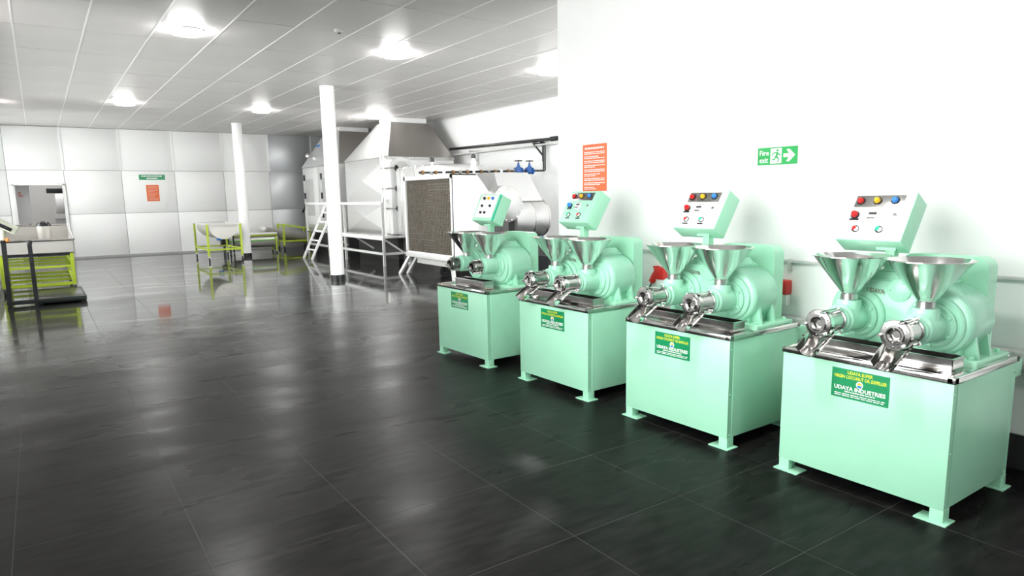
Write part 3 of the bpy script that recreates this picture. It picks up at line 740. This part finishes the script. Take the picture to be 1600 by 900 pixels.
b = MB(); pts = [(.05, .64), (.62, .64), (.62, 2.25)] + [(.335+.285*math.cos(q), 2.25+.2*math.sin(q)) for q in [k*PI/8 for k in range(1, 8)]] + [(.05, 2.25)]
b.prism(pts, (0, -.03, 0), (1,0,0), (0,0,1), (0,1,0), .045); ed = part('end_door', b, WHITEM, t)
b = MB(); b.lathe([(.17, 0), (.17, .012), (.0001, .014)], (.34, -.03, 2.2), (0,-1,0), 28); part('port_cover', b, STEEL2, ed)
b = MB(); b.box((0, -.02, 2.40), (1.8, .03, 2.47)); part('hood_lip', b, STEEL2, t)
t, D, L = dryer(18.55, 21.75, 'white fronted dryer farther back behind the front column, with dark latches', (.25, 1.2, .5, 1.7), True)
b = MB(); b.tube([(.12, 2.55, 2.44), (.12, 2.55, 2.75), (.02, 2.55, 2.82)], .03); b.lathe([(.0001, 0), (.06, .01), (.07, .08), (.0001, .1)], (.02, 2.5, 2.80), (-.6, -1, .1), 16); part('gauge', b, STEEL, t)
b = MB(); b.box((.15, 1.85, 2.75), (.35, 2.15, 3.1), bev=.01); part('actuator', b, LBLUE, t)
b = MB(); b.tube([(.25, 2.0, 2.40), (.25, 2.0, 2.78)], .035); b.tube([(.12, 2.3, 2.55), (.12, 1.7, 2.55)], .04); part('pipework', b, STEEL2, t)
t = thing('dryer_plenum', 'silver lagged housing standing behind the grey heating coil', 'duct', (7.0, 12.95, 0))
b = MB(); b.box((0, 0, .55), (1.15, 2.2, 2.2), bev=.09); part('lagging', b, JACKET, t)
for y in (.35, .75, 1.15, 1.55, 1.9):
    b = MB(); b.box((-.006, y-.02, .6), (1.156, y+.02, 2.206), bev=.006); part('band', b, STEEL2, t)
b = MB(); b.box((.1, .1, 0), (1.05, 2.1, .55)); part('plinth', b, DARKG, t)

# platform and ladder
t = thing('steel_platform', 'pale steel service platform with railing and ladder beside the dryers', 'platform', (6.2, 14.15, 0))
def bar(name, pts, r=.025, m_=GREYM, sq=True, par=None):
    b = MB(); b.tube(pts, r, square=sq); return part(name, b, m_, par or t)
for y, z0 in ((0, 0), (2.3, 0), (3.5, 0)): bar('post', [(0, y, z0), (0, y, 1.40)])
bar('top_rail', [(0, -.02, 1.385), (0, 5.2, 1.385)], .028, WHITEM)
bar('far_post', [(0, 5.2, .62), (0, 5.2, 1.38)]); bar('far_leg', [(0, 5.2, 0), (0, 5.2, .62)])
bar('grip', [(-.02, 5.45, 1.15), (0, 5.2, 1.37)], .03, BLACKP, False)
bar('low_rail', [(0, 0, .27), (0, 5.2, .27)]); bar('end_rail', [(0, 0, .27), (.62, 0, .27)]); bar('end_post', [(.62, 0, 0), (.62, 0, .62)])
b = MB(); b.box((-.02, .0, .60), (.56, 5.2, .635), bev=.004); part('deck', b, STEEL2, t)
b = MB(); b.box((-.035, -.02, .575), (-.02, 3.0, .66), bev=.003); part('edge_rail', b, WHITEM, t)
for k in range(3):
    b = MB(); b.tube([(.02, .05 + k*1.7, .60), (.5, .05 + k*1.7, .28)], .018, square=True); part('brace', b, GREYM, t)
lad = [V((-.68, 3.55, 0)), V((-.02, 3.5, 1.385))], [V((-.68, 2.9, 0)), V((-.02, 2.85, 1.385))]
for q in lad: bar('ladder_stile', q, .024, WHITEM)
for k in range(1, 6):
    f = k/6; bar('ladder_rung', [lad[0][0].lerp(lad[0][1], f), lad[1][0].lerp(lad[1][1], f)], .017, WHITEM)

# heating coil, fan, insulated duct
t = thing('heating_coil', 'large square heating coil with dark grille face in a white casing on slanted legs', 'heater', (5.87, 10.43, 0))
W_, Z0, Z1 = 1.87, .45, 1.89
b = MB(); f = .065
b.box((0, 0, Z0), (.5, .02, Z1)); b.box((0, W_-.02, Z0), (.5, W_, Z1)); b.box((0, 0, Z1-.02), (.5, W_, Z1)); b.box((0, 0, Z0), (.5, W_, Z0+.02)); b.box((.3, .01, Z0), (.49, W_-.01, Z1-.01))
b.box((-.012, 0, Z0), (.02, .045, Z1)); b.box((-.012, W_-f, Z0), (.02, W_, Z1)); b.box((-.012, 0, Z1-.07), (.02, W_, Z1)); b.box((-.012, 0, Z0), (.02, W_, Z0+.03)); cs = part('casing', b, WHITEM, t)
b = MB(); n = 26
for k in range(n):
    z = Z0+.04 + (Z1-Z0-.12)*(k+.5)/n; b.cyl((.03+.006*(k % 2), .05, z), (.03+.006*(k % 2), W_-.07, z), .011, seg=6)
o = part('coil_tubes', b, STEEL2, t); o['kind'] = 'stuff'
b = MB(); n = 30
for k in range(n):
    y = .05 + (W_-.12)*(k+.5)/n; b.box((.008, y-.007, Z0+.03), (.05, y+.007, Z1-.07))
o = part('coil_fins', b, FINM, t); o['kind'] = 'stuff'
b = MB(); b.box((.08, .03, Z0+.02), (.1, W_-.03, Z1-.03)); part('coil_back', b, DARKG, t)
b = MB()
for k in range(24): b.lathe([(.012, 0), (.016, .02), (.0001, .03)], (.02, .03, Z0+.06+(Z1-Z0-.1)*k/24), (-1, 0, 0), 8)
o = part('coil_bends', b, GREYM, t); o['kind'] = 'stuff'
b = MB(); b.box((-.02, -.02, .37), (.52, W_+.02, .45), bev=.006); part('base_channel', b, GREYM, t)
b = MB(); b.box((.12, .1, .24), (.5, W_-.2, .37), bev=.006); part('cross_channel', b, GREYM, t)
for x, y in ((.02, W_-.1), (.16, W_-.16)):
    bar('leg', [(x, y, .38), (x-.06, y+.36, .0)], .028, WHITEM)
for x in (.02, .45): bar('leg', [(x, .1, .38), (x, .04, 0)], .028, GREYM)
b = MB(); b.lathe([(.09, 0), (.09, .06)], (.35, 1.0, .09), (0,1,0), 16); part('wheel', b, BLACK, t)
b = MB(); b.box((.33, .98, .1), (.37, 1.08, .26)); part('wheel_fork', b, BLACKP, t)
b = MB(); b.hexa([(.5, 0, .46), (.5, W_, .46), (.5, W_, Z1-.0), (.5, 0, Z1-.0)], [(1.05, .25, .62), (1.05, 1.3, .62), (1.05, 1.3, 1.42), (1.05, .25, 1.42)]); part('diffuser_cone', b, WHITEM, t, flat=True)
t = thing('duct_fan', 'round silver ribbed fan casing behind the farthest oil press', 'fan', (6.80, 10.22, 0))
b = MB(); b.lathe([(.0001, -.02), (.27, -.02), (.32, .01), (.32, .10), (.31, .13), (.32, .16), (.32, .26), (.0001, .28)], (0, -.13, 1.36), (0,1,0), 36); part('scroll', b, SILVER, t)
b = MB()
for k in range(14):
    q = k*PI/7; b.lathe([(.014, 0), (.014, .012), (.0001, .016)], (.285*math.cos(q), -.15, 1.36+.285*math.sin(q)), (0,-1,0), 8)
o = part('rim_bolts', b, STEEL2, t); o['kind'] = 'stuff'
b = MB(); b.box((-.3, -.14, 0), (.3, .14, .06)); b.box((-.22, -.1, .06), (-.16, .1, 1.14)); b.box((.16, -.1, .06), (.22, .1, 1.14)); part('stand', b, DARKG, t)
t = thing('insulated_duct', 'fat silver jacketed duct pipe behind the two farthest oil presses', 'duct', (7.2, 10.8, 0))
b = MB(); b.lathe([(.34, 0), (.37, .02), (.37, .55), (.365, .57), (.37, .59), (.37, .93), (.0001, .94)], (0, .14, 1.07), (1,0,0), 40); part('pipe', b, SILVER, t)
for x in (.05, .56, .88):
    b = MB(); b.lathe([(.371, 0), (.378, .005), (.378, .035), (.371, .04)], (x, .14, 1.07), (1,0,0), 40); part('band', b, STEEL2, t)
b = MB(); b.hexa([(-.1, -.05, 1.40), (.86, -.05, 1.40), (.86, .9, 1.40), (-.1, .9, 1.40)], [(-.15, .1, 1.94), (.62, .1, 1.94), (.62, .9, 1.94), (-.15, .9, 1.94)]); part('transition_hood', b, SILVER, t, flat=True)
b = MB(); b.box((-.1, -.15, 0), (1.0, .5, .70)); part('support', b, DARKG, t)
t = thing('drive_motor', 'dark motor on a frame under the silver duct, with a yellow tag', 'motor', (7.15, 9.4, 0))
b = MB(); b.box((0, 0, 0), (.9, .5, .08), bev=.01); b.box((.05, .05, .08), (.12, .45, .45)); b.box((.8, .05, .08), (.87, .45, .45)); part('frame', b, BLACKP, t)
b = MB(); b.lathe([(.0001, 0), (.12, .01), (.15, .05), (.15, .5), (.10, .56), (.0001, .57)], (.15, .25, .33), (1,0,0), 24)
for k in range(12): q = k*PI/6; b.box((.22, .25+.15*math.cos(q)-.006, .33+.15*math.sin(q)-.012), (.62, .25+.15*math.cos(q)+.006, .33+.15*math.sin(q)+.012))
part('motor_body', b, DARKSTEEL, t)
b = MB(); b.box((.02, -.01, .60), (.12, .06, .64), bev=.005); b.box((.05, .02, .44), (.08, .05, .60)); part('tag', b, YELLOW, t)
b = MB(); b.tube([(.15, .05, .56), (.4, .0, .58), (.7, .03, .56)], .02); part('conduit', b, WHITEM, t)

# steam line
t = thing('steam_line', 'dark steam pipe with blue valves running above the heating coil', 'pipe', (5.95, 11.8, 1.96))
b = MB(); b.tube([(0, 0, 0), (2.95, 0, .06)], .022, 10); part('pipe', b, BLACKP, t)
b = MB(); b.tube([(2.95, 0, .06), (2.95, 0, .62), (2.95, .1, .66)], .035, 10); part('riser', b, BLACKP, t)
rnd = random.Random(2)
for k in range(16):
    x = .05 + k*.165 + rnd.uniform(-.03, .03); b = MB()
    b.lathe([(.026, -.03), (.038, -.025), (.038, .025), (.026, .03)], (x, 0, x*.02), (1,0,0), 8)
    if k % 3 == 1: b.tube([(x, 0, x*.02), (x+.03, -.05, x*.02-.06)], .018)
    part('fitting', b, (BROWN, STEEL2, BROWN, WHITEM)[k % 4], t)
for x in (2.28, 2.56):
    z = .05; b = MB(); b.lathe([(.05, -.09), (.07, -.085), (.07, -.065), (.045, -.06), (.07, 0), (.045, .06), (.07, .065), (.07, .085), (.05, .09)], (x, 0, z), (1,0,0), 16); b.lathe([(.055, 0), (.05, .08), (.03, .1), (.02, .16)], (x, 0, z), (0,0,1), 14); vv = part('valve', b, BLUE, t, 'blue valve')
    b = MB(); b.cyl((x, 0, z+.14), (x, 0, z+.21), .01, seg=8); b.lathe([(.065, .19), (.085, .195), (.085, .21), (.065, .215)], (x, 0, z), (0,0,1), 18); b.box((x-.07, -.008, z+.197), (x+.07, .008, z+.208)); part('hand_wheel', b, BLACKP, vv)
for x, hgt, r, m_ in ((.28, .20, .03, WHITEM), (1.2, .26, .06, WHITEM)):
    b = MB(); b.lathe([(r*1.5, .02), (r*1.5, .07), (r, .09), (r*.7, hgt), (.0001, hgt)], (x, 0, x*.02), (0,0,1), 14); nb = part('air_vent', b, m_, t)
    b = MB(); b.lathe([(.02, hgt-.01), (.045, hgt), (.045, hgt+.07), (.0001, hgt+.09)], (x, 0, x*.02), (0,0,1), 14); part('vent_cap', b, BLACKP, nb)
t = thing('wall_pipe', 'black pipe carried on brackets along the far white wall', 'pipe', (8.78, 11.0, 2.64))
b = MB(); b.tube([(0, .4, 0), (0, 4.6, .06)], .035, 12); b.tube([(0, .4, 0), (0, .2, .0)], .05, 12); part('pipe', b, BLACKP, t)
b = MB(); b.tube([(0, -4.5, -.01), (0, .4, 0)], .016, 8); part('thin_pipe', b, BLACKP, t)
for y in (.95, 3.6):
    b = MB(); b.box((-.06, y-.02, -.07), (.22, y+.02, -.035)); b.box((.19, y-.02, -.42), (.22, y+.02, -.035)); b.tube([(-.04, y, -.06), (.2, y, -.30)], .014, square=True); part('bracket', b, GREYM if y > 2 else DARKG, t)
b = MB(); b.box((-.02, .3, -.1), (.22, 4.6, -.075)); part('shelf_angle', b, GREYM, t)

# ------------------------------------------------------------------ carts
def half_trough(L, r, axis_y=True, wall=.006, seg=20):
    b = MB(); vs = []; fs = []; n = seg+1
    for y in (0, L):
        for rr in (r, r-wall):
            for k in range(n): q = PI + PI*k/seg; vs.append((rr*math.cos(q), y, rr*math.sin(q)))
    for rr in (0, 1):
        for k in range(seg): fs.append((rr*n+k, rr*n+k+1, (2+rr)*n+k+1, (2+rr)*n+k))
    for i in (0, 2):
        fs.append(tuple(i*n+k for k in range(n)))
    for k in (0, seg): fs.append((k, n+k, 3*n+k, 2*n+k))
    b.add(vs, fs); return b
def caster(parent, x, y, r=.055):
    b = MB(); b.lathe([(r*.6, -.018), (r, -.014), (r, .014), (r*.6, .018)], (x, y, r), (1,0,0), 16); c = part('caster', b, BLACK, parent)
    b = MB(); b.box((x-.026, y-.02, r), (x-.02, y+.02, r*2.3)); b.box((x+.02, y-.02, r), (x+.026, y+.02, r*2.3)); b.box((x-.03, y-.03, r*2.3-.004), (x+.03, y+.03, r*2.3+.008)); part('caster_fork', b, STEEL2, c)
t = thing('trough_cart', 'lime framed cart with a half round steel trough beside the back column', 'cart', (3.36, 18.25, 0))
Wd, Ld, Zt = .78, 1.65, .93
for x in (0, Wd):
    for y in (0, Ld):
        bar('leg', [(x, y, .13), (x, y, Zt)], .022, LIME, par=t); caster(t, x, y)
for z in (.30, Zt):
    for q in ([(0,0,z), (Wd,0,z)], [(0,Ld,z), (Wd,Ld,z)], [(0,0,z), (0,Ld,z)], [(Wd,0,z), (Wd,Ld,z)]): bar('rail', q, .02, LIME if z < .5 else GREYM, par=t)
b = half_trough(Ld-.06, .345); q = MB(); q.add(b.v, b.f, Matrix.Translation((Wd/2, .03, Zt-.03))); part('trough', q, DULL, t)
t = thing('drum_mixer', 'low horizontal steel drum in a green frame behind the back column', 'drum', (4.05, 20.3, 0))
b = MB(); b.lathe([(.0001, 0), (.1, .01), (.19, .06), (.19, 1.25), (.1, 1.31), (.0001, 1.32)], (.25, 0, .36), (1,0,0), 28); part('drum', b, DULL, t)
b = MB(); b.box((.3, -.2, .54), (1.5, .2, .58), bev=.006); part('top_plate', b, WHITEM, t)
for z in (.38, .52):
    for y in (-.21, .21): bar('frame_rail', [(.2, y, z), (1.48, y, z)], .014, mat('green_paint', (.12, .55, .06), .4, var=.08) if z < .5 and y < 0 else LIME, par=t)
for x in (.3, 1.46):
    for y in (-.21, .21): bar('leg', [(x, y, .05), (x, y, .55)], .018, LIME if x > 1 else BLACKP, par=t); caster(t, x, y, .03)
b = MB(); b.lathe([(.0001, 0), (.09, .01), (.09, .22), (.0001, .23)], (.0, 0, .36), (1,0,0), 18); part('motor', b, BLACKP, t)
b = MB(); b.box((-.08, -.1, .42), (.02, .06, .56), bev=.01); part('motor_box', b, LBLUE, t)
bar('motor_foot', [(.1, 0, 0), (.1, 0, .3)], .03, BLACKP, par=t)
t = thing('tilted_trough_cart', 'lime framed cart carrying a long tilted steel trough beside the ladder', 'cart', (5.95, 21.05, 0))
Mx = Matrix.Translation((-.42, .28, .70)) @ Matrix.Rotation(.16, 4, 'Y') @ Matrix.Rotation(-PI/2, 4, 'Z')
b = half_trough(1.3, .31); q = MB(); q.add(b.v, b.f, Mx); part('trough', q, DULL, t)
b = MB(); b.lathe([(.31, 0), (.29, .06), (.18, .14), (.0001, .16)], (0, 0, 0), (0, -1, 0), 20, a0=0, a1=PI); q = MB(); q.add(b.v, b.f, Mx); part('spout', q, DULL, t)
for y in (0, .56):
    bar('leg', [(.06, y, .13), (.06, y, .76)], .028, LIME, par=t); bar('rail', [(.06, y, .26), (.85, y, .26)], .024, LIME, par=t); bar('side_rail', [(.06, y, .755), (.85, y, .62)], .022, LIME, par=t)
    bar('back_leg', [(.85, y, .13), (.85, y, .62)], .026, LIME, par=t); caster(t, .06, y); caster(t, .85, y)
bar('rail', [(.06, 0, .26), (.06, .56, .26)], .022, LIME, par=t); bar('rail', [(.06, 0, .755), (.06, .56, .755)], .022, LIME, par=t)

# platform scale and tray cart at the left
t = thing('platform_scale', 'black platform scale with two posts and a pale display head, at the left edge', 'scale', (0, 12.45, 0))
b = MB(); b.box((-.14, 0, .055), (.47, 1.4, .085), bev=.006); part('platform', b, BLACKP, t)
b = MB(); b.box((-.15, -.015, .02), (.48, .015, .09), bev=.004); b.box((-.15, 1.38, .02), (.48, 1.41, .09), bev=.004); b.box((.455, 0, .02), (.485, 1.4, .09), bev=.004); b.box((-.165, 0, .02), (-.135, 1.4, .09), bev=.004); b.box((-.52, .05, .02), (-.14, .11, .08), bev=.004); part('frame', b, DKGREEN, t)
for x, y in ((-.11, .04), (.43, .04), (-.11, 1.35), (.43, 1.35)):
    b = MB(); b.lathe([(.03, 0), (.03, .012), (.018, .016), (.018, .03)], (x, y, 0), (0,0,1), 12); part('foot', b, BLACK, t)
bar('column', [(-.48, .05, 0), (-.46, .05, .99)], .03, BLACKP, par=t)
bar('guard_post', [(-.155, .02, 0), (-.155, .02, .91)], .028, BLACKP, par=t)
b = MB(); b.lathe([(.035, 0), (.035, .05), (.02, .055)], (-.155, .02, .91), (0,0,1), 12); part('post_cap', b, BLACK, t)
b = MB(); b.cyl((-.46, .05, .98), (-.45, .05, 1.13), .035, .045, 14); part('neck', b, BONE, t)
b = MB(); Mh = Matrix.Translation((-.42, .03, 1.19)) @ Matrix.Rotation(.55, 4, 'Y') @ Matrix.Rotation(.3, 4, 'X'); b.box((-.13, -.07, -.05), (.16, .07, .06), bev=.025, M=Mh); hd = part('display_head', b, BONE, t, 'bone coloured display head')
b = MB(); b.box((-.09, -.076, -.02), (.10, -.069, .035), bev=.004, M=Mh); part('display', b, BLACKP, hd)
b = MB(); b.cyl((-.425, -.0, .985), (-.395, -.01, .985), .028, seg=12); part('level_knob', b, ORANGE, t, 'orange knob')
t = thing('tray_cart', 'lime framed cart topped by a wide steel tray, behind the platform scale', 'cart', (-.61, 14.15, 0))
Wd, Ld = 1.03, 2.5
for x in (.02, Wd-.02):
    for y in (.02, Ld-.02):
        bar('leg', [(x, y, .1), (x, y, .66)], .026, LIME, par=t); caster(t, x, y, .045)
for x in (.02, Wd-.02):
    bar('side_rail', [(x, .02, .13), (x, Ld, .13)], .022, LIME, par=t); bar('side_rail', [(x, .02, .64), (x, Ld, .64)], .022, LIME, par=t); bar('side_rail', [(x, .02, .43), (x, Ld, .43)], .016, LIME, par=t)
for y in (0.02, .85, 1.65, Ld-.02):
    bar('shelf_bar', [(0, y, .13), (Wd, y, .13)], .024, LIME, par=t); bar('shelf_bar', [(0, y, .43), (Wd, y, .43)], .018, LIME, par=t)
bar('front_rail', [(0, .02, .64), (Wd, .02, .64)], .022, BLACKP, par=t)
b = MB(); b.box((-.03, -.03, .66), (Wd+.03, Ld, .67)); b.box((-.03, -.03, .66), (Wd+.03, -.022, .88)); b.box((-.03, Ld-.008, .66), (Wd+.03, Ld, 1.07))
for x in (-.03, Wd+.022): b.prism([(-.03, .66), (Ld, .66), (Ld, 1.07), (-.03, .88)], (x, 0, 0), (0,1,0), (0,0,1), (1,0,0), .008)
tr = part('tray', b, DULL, t)
b = MB(); e = .022
for q in ([(-.03, -.03, .885), (Wd+.03, -.03, .885)], [(Wd+.03, -.03, .885), (Wd+.03, Ld, 1.075)], [(Wd+.03, Ld, 1.075), (-.03, Ld, 1.075)], [(-.03, Ld, 1.075), (-.03, -.03, .885)]): b.tube(q, e)
part('tray_rim', b, STEEL, tr)
t = thing('pail', 'dark domed pail standing at the back of the wide steel tray', 'pail', (.06, 16.3, .673))
b = MB(); b.lathe([(.0001, 0), (.10, 0), (.12, .38), (.126, .385), (.126, .40), (.12, .405)], (0,0,0), (0,0,1), 24); part('bucket', b, DULL, t)
b = MB(); b.lathe([(.128, .395), (.125, .42), (.09, .47), (.03, .49), (.0001, .492)], (0,0,0), (0,0,1), 24); part('lid', b, BLACKP, t, 'dark domed lid')
t = thing('ceiling_disk', 'small grey round sensor on the ceiling between the two nearer lamps', 'disk', (3.19, 8.29, ZC))  # grey disc set where the ceiling has a soft dark round spot
b = MB(); b.lathe([(.06, .004), (.06, -.012), (.045, -.03), (.0001, -.034)], (0,0,0), (0,0,1), 20); part('housing', b, GREYM, t)
b = MB(); b.lathe([(.02, -.03), (.018, -.042), (.0001, -.046)], (0,0,0), (0,0,1), 12); part('lens', b, DARKG, t)
